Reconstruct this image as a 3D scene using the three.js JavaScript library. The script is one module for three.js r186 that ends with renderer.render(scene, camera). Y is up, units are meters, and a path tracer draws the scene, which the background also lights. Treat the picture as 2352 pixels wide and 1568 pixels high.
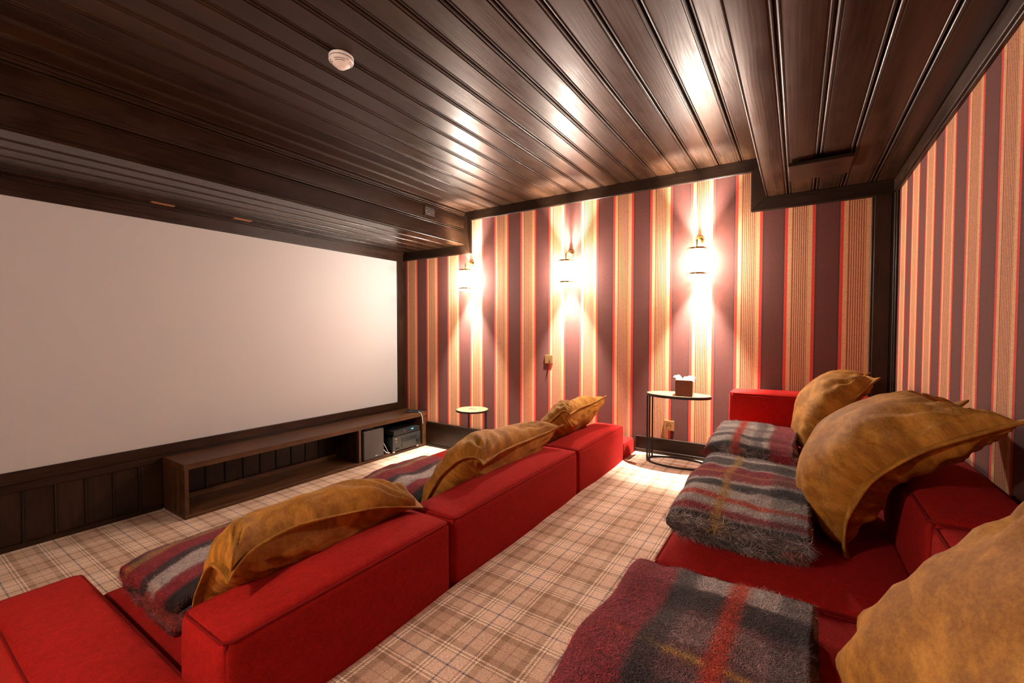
import * as THREE from 'three';
import { mergeGeometries as mergeRaw, toCreasedNormals } from 'three/addons/utils/BufferGeometryUtils.js';
import { RoundedBoxGeometry } from 'three/addons/geometries/RoundedBoxGeometry.js';

// ------------------------------------------------------------------ camera, light, exposure
const scene = new THREE.Scene();
scene.background = new THREE.Color(0x000000);
const D2R = Math.PI / 180;
const camera = new THREE.PerspectiveCamera(2 * Math.atan(784 / 1010.1) / D2R, 1.5, 0.02, 60);
camera.position.set(0, 1.43, 0);
camera.rotation.order = 'YXZ';
camera.rotation.set(-1.6007 * D2R, 33.0737 * D2R, 0.03 * D2R);
const renderer = new THREE.WebGLRenderer({ antialias: true });
renderer.toneMapping = THREE.LinearToneMapping;
renderer.toneMappingExposure = 1.6;
renderer.shadowMap.enabled = true;
const LAMP_COLOR = new THREE.Color().setRGB(1.0, 0.89, 0.775);
const LAMP_GLOW = 2.2;       // what the eye sees of a glass
const LAMP_POINT = 3.8;      // candela through the opal glass
const LAMP_SPOT = 30.0;      // candela out of the open ends

// ------------------------------------------------------------------ measures of the room (front floor y = 0)
const XS = -4.22;            // screen wall
const XR = 0.552;            // wall behind the rear sofa
const ZL = -3.954;           // wall with the sconces
const ZN = 0.75;             // wall behind the camera
const YA = 0.33;             // raised aisle
const YC = 2.76;             // main ceiling
const YL = 2.39;             // underside of the boxed beam above the screen
const YR = 2.45;             // underside of the boxed beam above the rear sofa
const XB = -3.22;            // face of the beam above the screen
const XC = -0.225;           // edge of the beam above the rear sofa
const XP = -1.222;           // edge of the platform

// ------------------------------------------------------------------ helpers
let seedState = 12345;
function seed(n) { seedState = (n * 2654435761) >>> 0; }
function rnd() { seedState = (seedState + 0x6D2B79F5) >>> 0; let t = seedState; t = Math.imul(t ^ (t >>> 15), t | 1); t ^= t + Math.imul(t ^ (t >>> 7), t | 61); return ((t ^ (t >>> 14)) >>> 0) / 4294967296; }
const rr = (a, b) => a + (b - a) * rnd();
const clamp = (x, a, b) => Math.min(b, Math.max(a, x));
const smooth = (a, b, x) => { const t = clamp((x - a) / (b - a), 0, 1); return t * t * (3 - 2 * t); };
const V = (x, y, z) => new THREE.Vector3(x, y, z);
function hash3(x, y, s) { let h = Math.imul(x | 0, 374761393) ^ Math.imul(y | 0, 668265263) ^ Math.imul(s | 0, 1274126177); h = Math.imul(h ^ (h >>> 13), 1274126177); return ((h ^ (h >>> 16)) >>> 0) / 4294967296; }
function tnoise(x, y, px, py, s) {          // value noise that repeats every px, py cells
  const xi = Math.floor(x), yi = Math.floor(y), fx = x - xi, fy = y - yi;
  const m = (a, p) => ((a % p) + p) % p, u = fx * fx * (3 - 2 * fx), v = fy * fy * (3 - 2 * fy);
  const x0 = m(xi, px), x1 = m(xi + 1, px), y0 = m(yi, py), y1 = m(yi + 1, py);
  const a = hash3(x0, y0, s), b = hash3(x1, y0, s), c = hash3(x0, y1, s), d = hash3(x1, y1, s);
  return a + (b - a) * u + (c - a) * v + (a - b - c + d) * u * v;
}
function noise3(x, y, z, s) { const zi = Math.floor(z), f = z - zi, w = f * f * (3 - 2 * f); const a = tnoise(x, y, 4096, 4096, s + zi * 17), b = tnoise(x, y, 4096, 4096, s + zi * 17 + 17); return a + (b - a) * w; }
const taken = {};
function numbered(name) { const n = taken[name] = (taken[name] ?? -1) + 1; return n ? `${name}_${String(n).padStart(3, '0')}` : name; }
function shade(o) { o.castShadow = true; o.receiveShadow = true; return o; }
function mesh(name, geo, mat, parent) { const m = shade(new THREE.Mesh(geo, mat)); m.name = name; if (parent) parent.add(m); return m; }
function thing(name, label, category, group) { const g = new THREE.Group(); g.name = numbered(name); g.userData = { label, category }; if (group) g.userData.group = group; scene.add(g); return g; }
function struct(name) { const g = new THREE.Group(); g.name = name; g.userData = { kind: 'structure' }; scene.add(g); return g; }

// texture makers: f(i, j) -> [r, g, b] in 0..255 (sRGB) or a single number for bump and roughness
function tex(w, h, f, srgb, rx, ry) {
  const a = new Uint8Array(w * h * 4);
  for (let j = 0; j < h; j++) for (let i = 0; i < w; i++) {
    const c = f(i, j), k = (j * w + i) * 4;
    if (typeof c === 'number') { a[k] = a[k + 1] = a[k + 2] = clamp(c, 0, 255); } else { a[k] = clamp(c[0], 0, 255); a[k + 1] = clamp(c[1], 0, 255); a[k + 2] = clamp(c[2], 0, 255); }
    a[k + 3] = 255;
  }
  const t = new THREE.DataTexture(a, w, h, THREE.RGBAFormat);
  t.wrapS = t.wrapT = THREE.RepeatWrapping; t.magFilter = THREE.LinearFilter; t.minFilter = THREE.LinearMipmapLinearFilter; t.generateMipmaps = true;
  if (srgb) t.colorSpace = THREE.SRGBColorSpace;
  t.repeat.set(rx, ry); t.needsUpdate = true;
  return t;
}
const mix3 = (a, b, t) => [a[0] + (b[0] - a[0]) * t, a[1] + (b[1] - a[1]) * t, a[2] + (b[2] - a[2]) * t];

// box with uv in metres, v along the longest side; moved to a centre
function box(w, h, d, x, y, z, r = 0) {
  const g = r ? new RoundedBoxGeometry(w, h, d, 2, r) : new THREE.BoxGeometry(w, h, d);
  metreUV(g, w, h, d); g.translate(x, y, z); return g;
}
function metreUV(g, w, h, d) {
  const p = g.attributes.position, n = g.attributes.normal, uv = new Float32Array(p.count * 2), long = Math.max(w, h, d), ou = rnd() * 3, ov = rnd() * 5;
  const L = long === w ? 0 : long === h ? 1 : 2;
  for (let i = 0; i < p.count; i++) {
    const P = [p.getX(i), p.getY(i), p.getZ(i)], N = [Math.abs(n.getX(i)), Math.abs(n.getY(i)), Math.abs(n.getZ(i))];
    const ax = N[0] > N[1] && N[0] > N[2] ? 0 : N[1] > N[2] ? 1 : 2, rest = [0, 1, 2].filter(k => k !== ax);
    const vA = rest.includes(L) ? L : rest[1], uA = rest[0] === vA ? rest[1] : rest[0];
    uv[2 * i] = P[uA] + ou; uv[2 * i + 1] = P[vA] + ov;
  }
  g.setAttribute('uv', new THREE.BufferAttribute(uv, 2));
}
function boxFT(x0, x1, y0, y1, z0, z1, r = 0) { return box(Math.abs(x1 - x0), Math.abs(y1 - y0), Math.abs(z1 - z0), (x0 + x1) / 2, (y0 + y1) / 2, (z0 + z1) / 2, r); }
function smoothNormals(g) {
  const p = g.attributes.position, idx = g.index ? g.index.array : null, n = idx ? idx.length : p.count, acc = new Map(), key = i => `${Math.round(p.getX(i) * 2e4)},${Math.round(p.getY(i) * 2e4)},${Math.round(p.getZ(i) * 2e4)}`;
  const a = V(), b = V(), c = V(), keys = []; for (let i = 0; i < p.count; i++) keys.push(key(i));
  for (let t = 0; t < n; t += 3) {
    const i = idx ? idx[t] : t, j = idx ? idx[t + 1] : t + 1, k = idx ? idx[t + 2] : t + 2;
    a.fromBufferAttribute(p, i); b.fromBufferAttribute(p, j); c.fromBufferAttribute(p, k); b.sub(a); c.sub(a); b.cross(c);
    for (const q of [i, j, k]) { const e = acc.get(keys[q]); if (e) e.add(b); else acc.set(keys[q], b.clone()); }
  }
  const out = new Float32Array(p.count * 3);
  for (let i = 0; i < p.count; i++) { const e = acc.get(keys[i]); const l = e ? e.length() || 1 : 1; if (e) { out[3 * i] = e.x / l; out[3 * i + 1] = e.y / l; out[3 * i + 2] = e.z / l; } }
  g.setAttribute('normal', new THREE.BufferAttribute(out, 3)); return g;
}
function mergeGeometries(list) { return mergeRaw(list.map(g => { const q = g.index ? g.toNonIndexed() : g; for (const k of Object.keys(q.attributes)) if (!['position', 'normal', 'uv'].includes(k)) q.deleteAttribute(k); return q; })); }
function tube(points, r, closed = false, seg = 0, rad = 8) { return new THREE.TubeGeometry(new THREE.CatmullRomCurve3(points, closed, 'catmullrom', 0.15), seg || points.length * 4, r, rad, closed); }
function cyl(r, h, x, y, z, seg = 28, r2 = r) { const g = new THREE.CylinderGeometry(r2, r, h, seg); g.translate(x, y, z); return g; }
function lathe(pts, seg = 40) { return new THREE.LatheGeometry(pts.map(q => new THREE.Vector2(q[0], q[1])), seg); }

// ------------------------------------------------------------------ materials
// dark stained pine: grain runs along v, 0.5 m across and 2 m along
const woodFn = (i, j) => {
  const x = i / 1024, y = j / 1024;
  const warp = tnoise(x * 6, y * 4, 6, 4, 5) * 0.9 + tnoise(x * 12, y * 9, 12, 9, 6) * 0.3;
  const ring = 0.5 + 0.5 * Math.sin((x * 26 + warp * 3.2) * Math.PI * 2);
  const fib = tnoise(x * 240, y * 14, 240, 14, 8), fib2 = tnoise(x * 110, y * 7, 110, 7, 9), blot = tnoise(x * 7, y * 12, 7, 12, 11) * 0.6 + tnoise(x * 22, y * 30, 22, 30, 12) * 0.4;
  return { ring, fib, fib2, blot };
};
const woodColor = tex(1024, 1024, (i, j) => { const w = woodFn(i, j), t = 0.14 * w.ring + 0.18 * w.fib + 0.16 * w.fib2 + 0.55 * w.blot; return mix3([19, 10, 4], [55, 32, 15], clamp(t, 0, 1)); }, true, 2, 0.5);
const woodRough = tex(512, 512, (i, j) => { const w = woodFn(i * 2, j * 2); return 255 * clamp(0.26 + 0.14 * w.blot + 0.08 * w.fib2, 0, 1); }, false, 2, 0.5);
const woodBump = tex(1024, 1024, (i, j) => { const w = woodFn(i, j); return 90 * w.ring + 90 * w.fib + 50 * w.blot; }, false, 2, 0.5);
const wood = new THREE.MeshPhysicalMaterial({ specularIntensity: 0.6, map: woodColor, roughnessMap: woodRough, roughness: 1.0, bumpMap: woodBump, bumpScale: 0.00018 });
const woodB = wood.clone(); woodB.color.setRGB(0.82, 0.80, 0.78);
const woodC = wood.clone(); woodC.color.setRGB(1.15, 1.12, 1.08);
const woodSet = [wood, woodB, woodC];
const glossSet = woodSet.map(m => { const q = m.clone(); q.specularIntensity = 1.0; q.roughness = 0.72; return q; }); // freshly varnished boards under the screen beam
const benchWood = wood.clone(); benchWood.color.setRGB(3.3, 3.4, 3.3); benchWood.roughness = 1.25;
const blackWood = wood.clone(); blackWood.color.setRGB(0.55, 0.55, 0.56);

// striped woven wall cloth, one repeat is 0.339 m
const PER = 0.339;
const BEIGE = [205, 158, 113], FINE = [138, 72, 50], RED = [200, 58, 42], PLUM = [90, 45, 37], NAVY = [60, 43, 47];
const stripeAt = (s, row) => {
  if (s < 0.020) return RED;
  if (s < 0.046) return BEIGE;
  if (s < 0.146) { const q = (s - 0.046) / 0.100 * 7.5 + 0.25, f = q - Math.floor(q); const edge = s < 0.0495 || s > 0.1425; if (edge) return mix3(BEIGE, FINE, 0.9); return f > 0.50 ? (row % 2 ? FINE : mix3(FINE, BEIGE, 0.12)) : mix3(BEIGE, [196, 142, 100], 0.35); }
  if (s < 0.173) return BEIGE;
  if (s < 0.192) return RED;
  if (s < 0.203) return row % 2 ? NAVY : mix3(NAVY, PLUM, 0.5);
  if (s < 0.328) return PLUM;
  return row % 2 ? NAVY : mix3(NAVY, PLUM, 0.5);
};
const NS = 1024;
const clothColor = tex(NS, NS, (i, j) => {
  const row = Math.floor(j / 6), x = i + 2.2 * (tnoise(i / 40, row / 2, 26, 85, 31) - 0.5);
  let c = stripeAt((((x / NS) * PER) % PER + PER) % PER, row);
  const slub = tnoise(i / 5, j / 9, 205, 114, 33), fleck = hash3(Math.floor(i / 3), Math.floor(j / 4), 35);
  const k = 0.86 + 0.22 * slub + 0.12 * (hash3(Math.floor(i / 4), row, 34) - 0.5) + (fleck > 0.985 ? 0.35 : 0) - (fleck < 0.02 ? 0.25 : 0);
  return [c[0] * k, c[1] * k, c[2] * k];
}, true, 1 / PER, 1 / PER);
const clothBump = tex(512, 512, (i, j) => 120 * (0.5 + 0.5 * Math.sin(j * Math.PI / 2)) * (0.6 + 0.4 * hash3(i >> 1, j >> 2, 41)) + 110 * tnoise(i / 3, j / 4, 171, 128, 42), false, 1 / PER, 1 / PER);
const cloth = new THREE.MeshStandardMaterial({ map: clothColor, bumpMap: clothBump, bumpScale: 0.0012, roughness: 0.92 });

// plaid carpet, one repeat is 0.30 m, tufts of 2.5 mm
const CB = [232, 204, 177], CW = [252, 234, 212], CD = [156, 125, 98], CM = [202, 172, 145], CBL = [112, 102, 112], CR = [140, 92, 72];
const settAt = t => { t = Math.abs(t); if (t < 0.0022) return CR; if (t < 0.043) return CM; if (t < 0.071) return CD; if (t < 0.078) return CW; if (t < 0.086) return CD; if (t < 0.093) return CW; if (t < 0.099) return CD; if (t < 0.105) return CB; if (t < 0.1465) return CB; return CBL; };
const NT = 240, PX = 1200;
const carpetColor = tex(PX, PX, (i, j) => {
  const ti = Math.floor(i / 5), tj = Math.floor(j / 5), wrap = q => { q = ((q / NT) * 0.60) % 0.30; return q > 0.15 ? q - 0.30 : q; };
  const a = settAt(wrap(ti)), b = settAt(wrap(tj));
  let c = ((ti + tj) % 4 < 2) ? a : b; c = mix3(c, mix3(a, b, 0.5), 0.45);
  const k = 0.86 + 0.22 * hash3(ti, tj, 51) + 0.16 * (tnoise(i / 2.5, j / 2.5, 480, 480, 52) - 0.5);
  return [c[0] * k, c[1] * k, c[2] * k];
}, true, 1 / 0.6, 1 / 0.6);
const carpetBump = tex(600, 600, (i, j) => 140 * hash3(Math.floor(i / 2.5), Math.floor(j / 2.5), 55) + 110 * tnoise(i / 1.5, j / 1.5, 400, 400, 56), false, 1 / 0.6, 1 / 0.6);
const carpet = new THREE.MeshStandardMaterial({ map: carpetColor, bumpMap: carpetBump, bumpScale: 0.0008, roughness: 0.97 });

// red wool felt
const feltColor = tex(512, 512, (i, j) => { const a = tnoise(i / 3, j / 3, 171, 171, 61), b = tnoise(i / 24, j / 24, 21, 21, 62), c = hash3(i >> 1, j >> 1, 63); const k = 0.80 + 0.22 * a + 0.10 * b + 0.14 * (c - 0.5); const fl = hash3(i, j, 66) > 0.988 ? 26 : 0; return [160 * k + fl, 22 * k + 5 * c + fl, 17 * k + 4 * c + fl]; }, true, 4, 4);
const feltBump = tex(512, 512, (i, j) => 150 * tnoise(i / 2.5, j / 2.5, 205, 205, 64) + 100 * hash3(i, j, 65), false, 4, 4);
const felt = new THREE.MeshPhysicalMaterial({ map: feltColor, bumpMap: feltBump, bumpScale: 0.0012, roughness: 1.0, specularIntensity: 0.35, sheen: 0.12, sheenRoughness: 0.7, sheenColor: new THREE.Color().setRGB(0.5, 0.05, 0.035) });

// ochre velvet with brushed nap
const velvetColor = tex(1024, 1024, (i, j) => {
  const a = tnoise(i / 90, j / 70, 11, 15, 71), b = tnoise(i / 34, j / 22, 30, 47, 72), c = tnoise(i / 9, j / 6, 114, 171, 73), d = hash3(i >> 1, j >> 1, 74);
  const t = clamp(0.14 + 0.42 * smooth(0.2, 0.85, a * 0.6 + b * 0.4) + 0.25 * c + 0.16 * (d - 0.5), 0, 1);
  return mix3([118, 74, 14], [208, 152, 60], t);
}, true, 1.6, 1.6);
const velvetBump = tex(512, 512, (i, j) => 110 * hash3(i, j >> 2, 75) + 130 * tnoise(i / 6, j / 4, 86, 128, 76), false, 6, 6);
const velvet = new THREE.MeshPhysicalMaterial({ map: velvetColor, bumpMap: velvetBump, bumpScale: 0.0005, roughness: 0.75, specularIntensity: 0.5, sheen: 0.7, sheenRoughness: 0.42, sheenColor: new THREE.Color().setRGB(0.62, 0.38, 0.14) });

const brassRough = tex(256, 256, (i, j) => 255 * (0.18 + 0.12 * tnoise(i / 16, j / 16, 16, 16, 81)), false, 8, 8);
const brass = new THREE.MeshStandardMaterial({ color: new THREE.Color().setRGB(0.80, 0.55, 0.24), metalness: 1, roughness: 1, roughnessMap: brassRough });
const satinBrass = new THREE.MeshStandardMaterial({ color: new THREE.Color().setRGB(0.50, 0.29, 0.11), metalness: 0.85, roughness: 0.42 });
const opal = new THREE.MeshStandardMaterial({ color: 0xfff4e6, emissive: new THREE.Color().setRGB(1.0, 0.90, 0.78), emissiveIntensity: LAMP_GLOW, roughness: 0.35, side: THREE.DoubleSide });
const screenBump = tex(256, 256, (i, j) => 255 * hash3(i >> 1, j >> 1, 85), false, 40, 40);
const screenMat = new THREE.MeshStandardMaterial({ color: new THREE.Color().setRGB(0.45, 0.445, 0.435), roughness: 0.62, bumpMap: screenBump, bumpScale: 0.0002 });
const blackIron = new THREE.MeshStandardMaterial({ color: new THREE.Color().setRGB(0.018, 0.017, 0.017), roughness: 0.5, metalness: 0.4 });
const blackPlastic = new THREE.MeshStandardMaterial({ color: new THREE.Color().setRGB(0.012, 0.012, 0.013), roughness: 0.36 });
const greyPlastic = new THREE.MeshStandardMaterial({ color: new THREE.Color().setRGB(0.022, 0.020, 0.019), roughness: 0.45 });
const grilleBump = tex(256, 256, (i, j) => ((i & 3) < 2) !== ((j & 3) < 2) ? 220 : 40, false, 20, 20);
const grilleCloth = new THREE.MeshStandardMaterial({ color: new THREE.Color().setRGB(0.055, 0.048, 0.044), roughness: 0.9, bumpMap: grilleBump, bumpScale: 0.0008 });
const silver = new THREE.MeshStandardMaterial({ color: new THREE.Color().setRGB(0.7, 0.7, 0.7), roughness: 0.3, metalness: 0.9 });
const blueGlow = new THREE.MeshStandardMaterial({ color: 0x051020, emissive: new THREE.Color().setRGB(0.05, 0.35, 1.0), emissiveIntensity: 1.6 });
const whitePlastic = new THREE.MeshStandardMaterial({ color: new THREE.Color().setRGB(0.80, 0.78, 0.75), roughness: 0.42 });
const darkSlot = new THREE.MeshStandardMaterial({ color: new THREE.Color().setRGB(0.03, 0.022, 0.018), roughness: 0.8 });
const paleWoodColor = tex(512, 512, (i, j) => { const x = i / 512, y = j / 512, g = 0.5 + 0.5 * Math.sin((x * 14 + tnoise(x * 5, y * 3, 5, 3, 91) * 3) * 6.283), f = tnoise(x * 120, y * 10, 120, 10, 92); return mix3([108, 76, 50], [152, 116, 84], clamp(0.35 * g + 0.5 * f, 0, 1)); }, true, 2, 1);
const paleWood = new THREE.MeshStandardMaterial({ map: paleWoodColor, roughness: 0.5 });
const walnutColor = tex(512, 512, (i, j) => { const x = i / 512 - 0.5, y = j / 512 - 0.5, r = Math.hypot(x * 1.6, y * 0.8 + 0.2) * 15 + tnoise(i / 60, j / 60, 9, 9, 94) * 2; const g = 0.5 + 0.5 * Math.sin(r * 6.283 * 0.6), f = hash3(i >> 1, j >> 3, 95); return mix3([92, 48, 22], [148, 88, 44], clamp(0.55 * g + 0.35 * f, 0, 1)); }, true, 7, 7);
const walnut = new THREE.MeshStandardMaterial({ map: walnutColor, roughness: 0.4 });
const paper = new THREE.MeshPhysicalMaterial({ color: 0xf4f2ee, roughness: 0.95, side: THREE.DoubleSide, transmission: 0.25, thickness: 0 });
const whiteCable = new THREE.MeshStandardMaterial({ color: 0xe4ded4, roughness: 0.5 });
const rustPlate = new THREE.MeshStandardMaterial({ color: new THREE.Color().setRGB(0.32, 0.13, 0.045), roughness: 0.5, metalness: 0.3 });

// ------------------------------------------------------------------ floor: carpeted lower floor and raised aisle
{
  const floor = struct('floor');
  const g = boxFT(XS - 0.1, XR + 0.1, -0.12, 0, ZL - 0.1, ZN + 0.1); planUV(g); mesh('lower_carpet', g, carpet, floor);
  const p = boxFT(XP, XR + 0.02, 0.0005, YA, ZL - 0.02, ZN + 0.02); planUV(p); mesh('raised_platform', p, carpet, floor);
}
function planUV(g) { // carpet lines run with the room; a dark square sits at x = -1.10, z = -1.22
  const p = g.attributes.position, n = g.attributes.normal, uv = g.attributes.uv;
  for (let i = 0; i < p.count; i++) {
    const x = p.getX(i) + 1.10, y = p.getY(i), z = p.getZ(i) + 1.22;
    if (Math.abs(n.getY(i)) > 0.5) uv.setXY(i, x, z); else if (Math.abs(n.getX(i)) > 0.5) uv.setXY(i, y, z); else uv.setXY(i, x, y);
  }
}

// ------------------------------------------------------------------ walls
function clothWall(g, axis, origin) {
  const p = g.attributes.position, uv = g.attributes.uv;
  for (let i = 0; i < p.count; i++) uv.setXY(i, (axis === 'x' ? p.getX(i) : p.getZ(i)) - origin, p.getY(i));
}
{
  const w = struct('wall_back');
  const g = boxFT(XS - 0.1, XR + 0.1, 0, YC + 0.1, ZL - 0.12, ZL); clothWall(g, 'x', -0.437); mesh('wall_cloth', g, cloth, w);
  const w2 = struct('wall_right');
  const g2 = boxFT(XR, XR + 0.12, 0, YC + 0.1, ZL - 0.1, ZN + 0.1); clothWall(g2, 'z', -2.473); mesh('wall_cloth', g2, cloth, w2);
  // wall behind the camera
  const w3 = struct('wall_front');
  const g3 = boxFT(XS - 0.1, XR + 0.1, 0, YC + 0.1, ZN, ZN + 0.12); clothWall(g3, 'x', -0.437); mesh('wall_cloth', g3, cloth, w3);
}

// wood panelling of the screen wall
{
  const w = struct('wall_left');
  mesh('backing', boxFT(XS - 0.16, XS - 0.031, 0, YC + 0.1, ZL - 0.1, ZN + 0.1), wood, w);
  const fr = struct('trim_6');
  mesh('top_rail', boxFT(XS - 0.03, XS + 0.012, 2.275, YL - 0.012, ZL, ZN, 0.004), wood, fr);
  mesh('top_bead', boxFT(XS - 0.03, XS + 0.03, YL - 0.014, YL + 0.01, ZL, ZN, 0.004), woodB, fr);
  mesh('side_stile', boxFT(XS - 0.03, XS + 0.012, 0.419, 2.275, ZL, -3.836, 0.004), wood, fr);
  mesh('side_stile', boxFT(XS - 0.03, XS + 0.012, 0.43, 2.275, 0.40, ZN, 0.004), wood, fr);
  mesh('bottom_rail', boxFT(XS - 0.03, XS + 0.012, 0.432, 0.512, -3.8355, 0.3995, 0.004), woodC, fr);
  mesh('bottom_rail', boxFT(XS - 0.03, XS + 0.004, 0.376, 0.430, ZL, ZN, 0.003), wood, fr);
  // upright boards and cover strips below
  for (let k = 0; k < 33; k++) {
    const z = -0.64 - 0.1515 * (k - 9); if (z < ZL + 0.03 || z > ZN - 0.02) continue;
    mesh('panel_board', boxFT(XS - 0.03, XS - 0.014, 0.03, 0.378, z + 0.008, Math.min(ZN, z + 0.1435), 0.002), woodSet[k % 3], fr);
    const cov = mesh('cover_strip', mergeGeometries([boxFT(XS - 0.03, XS - 0.004, 0.03, 0.378, z - 0.004, z + 0.008, 0.002), boxFT(XS - 0.03, XS - 0.008, 0.03, 0.378, z - 0.013, z - 0.005, 0.002)]), woodSet[(k + 1) % 3], fr);
  }
  mesh('skirting', boxFT(XS - 0.03, XS + 0.006, 0, 0.034, -1.38, ZN, 0.003), wood, fr);
  const s = thing('projection_screen', 'wide white projection screen framed in dark wood', 'screen');
  mesh('screen_sheet', boxFT(XS - 0.03, XS + 0.001, 0.5125, 2.2745, -3.8355, 0.3995), screenMat, s);
}

// ------------------------------------------------------------------ boarded ceiling
// profile of one board edge: flat, quirk, cove, bead, groove
function boardShape(w, beads = [1, 1]) {
  const edge = [[0.0, 0], [0.0010, 0.0042], [0.0065, 0.0052]];
  for (let k = 0; k <= 6; k++) { const a = Math.PI * (k / 6); edge.push([0.0125 - 0.006 * Math.cos(a), 0.0052 - 0.0056 * Math.sin(a)]); }
  edge.push([0.0190, 0.0280]);
  const B = 0.0190, s = new THREE.Shape(), pts = [];
  if (beads[1]) for (const [d, u] of edge) pts.push([w / 2 - B + d, u]); else pts.push([w / 2, 0], [w / 2, 0.015]);
  pts.push([w / 2, 0.03], [-w / 2, 0.03]);
  if (beads[0]) for (const [d, u] of edge.slice().reverse()) pts.push([-(w / 2 - B + d), u]); else pts.push([-w / 2, 0.015], [-w / 2, 0]);
  pts.forEach((q, i) => i ? s.lineTo(q[0], q[1]) : s.moveTo(q[0], q[1]));
  return s;
}
function boardGeo(w, len, beads) {
  let g = new THREE.ExtrudeGeometry(boardShape(w, beads), { depth: len, bevelEnabled: false, steps: 1 });
  g = toCreasedNormals(g, 0.7);
  const uv = g.attributes.uv, ou = rnd() * 3, ov = rnd() * 5; for (let i = 0; i < uv.count; i++) uv.setXY(i, uv.getX(i) + ou, uv.getY(i) + ov);
  return g;
}
{
  seed(7);
  const LEN = ZN - ZL;
  const c = struct('ceiling');
  mesh('ceiling_deck', boxFT(XS - 0.1, XR + 0.1, YC + 0.03, YC + 0.15, ZL - 0.1, ZN + 0.1), blackWood, c);
  // main boards, joints at -0.398 - 0.165 k
  for (let k = -1; k < 17; k++) {
    const x1 = -0.398 - 0.165 * k + 0, x0 = x1 - 0.165; let a = Math.max(x0, XB), b = Math.min(x1, XC); if (b - a < 0.03) continue;
    const m = mesh('ceiling_board', boardGeo(b - a - 0.008, LEN, [a === x0 ? 1 : 0, b === x1 ? 1 : 0]), woodSet[Math.floor(rnd() * 3)], c);
    m.position.set((a + b) / 2, YC, ZL);
  }
  // beam above the screen: two upright boards and the underside
  const bl = struct('trim_1');
  for (const [y0, y1] of [[YL + 0.004, 2.556], [2.556, 2.722]]) {
    const g = boardGeo(y1 - y0 - 0.005, LEN, [1, 1]); g.rotateZ(Math.PI / 2);
    const m = mesh('beam_board', g, woodSet[Math.floor(rnd() * 3)], bl); m.position.set(XB, (y0 + y1) / 2, ZL);
  }
  mesh('cornice_bead', mergeGeometries([boxFT(XB - 0.01, XB + 0.02, 2.738, YC, ZL, ZN, 0.004), boxFT(XB - 0.01, XB + 0.012, 2.722, 2.738, ZL, ZN, 0.003)]), wood, bl);
  mesh('beam_core', boxFT(XS - 0.03, XB - 0.03, YL + 0.03, YC + 0.03, ZL, ZN), blackWood, bl);
  for (let k = 0; k < 7; k++) {
    const x1 = XB - 0.002 - 0.165 * k, x0 = Math.max(x1 - 0.165, XS + 0.02); if (x1 - x0 < 0.03) break;
    const m = mesh('beam_board', boardGeo(x1 - x0 - 0.008, LEN, [1, k ? 1 : 0]), glossSet[Math.floor(rnd() * 3)], bl); m.position.set((x0 + x1) / 2, YL, ZL);
  }
  // beam above the rear sofa
  const br = struct('trim_2');
  mesh('beam_core', boxFT(XC + 0.03, XR + 0.02, YR + 0.03, YC + 0.03, ZL, ZN), blackWood, br);
  for (const [y0, y1] of [[YR + 0.02, 2.61], [2.61, YC]]) {
    const g = boardGeo(y1 - y0 - 0.004, LEN, [1, 1]); g.rotateZ(-Math.PI / 2);
    const m = mesh('beam_board', g, woodSet[Math.floor(rnd() * 3)], br); m.position.set(XC, (y0 + y1) / 2, ZL);
  }
  const J = [XC - 0.006, -0.080, 0.084, 0.248, 0.412, XR];
  for (let k = 0; k < 5; k++) { const m = mesh('beam_board', boardGeo(J[k + 1] - J[k] - 0.008, LEN, [1, 1]), woodSet[Math.floor(rnd() * 3)], br); m.position.set((J[k] + J[k + 1]) / 2, YR, ZL); }
}
// trims that follow the stepped ceiling on the sconce wall: mitred flat boards
function trimBoard(parent, pts, depth = 0.022) {
  const s = new THREE.Shape(); pts.forEach((q, i) => i ? s.lineTo(q[0], q[1]) : s.moveTo(q[0], q[1]));
  const g = new THREE.ExtrudeGeometry(s, { depth: depth - 0.006, bevelEnabled: true, bevelThickness: 0.003, bevelSize: 0.003, bevelOffset: -0.0031, bevelSegments: 2 });
  const uv = g.attributes.uv, xs = pts.map(p => p[0]), ys = pts.map(p => p[1]); const wide = Math.max(...xs) - Math.min(...xs) > Math.max(...ys) - Math.min(...ys); const ou = rnd() * 3;
  for (let i = 0; i < uv.count; i++) { const a = uv.getX(i), b = uv.getY(i); wide ? uv.setXY(i, b + ou, a) : uv.setXY(i, a + ou, b); }
  const m = mesh('trim_board', g, blackTrim, parent); m.position.z = ZL + 0.003; return m;
}
const blackTrim = wood.clone(); blackTrim.color.setRGB(0.72, 0.72, 0.72);
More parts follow.
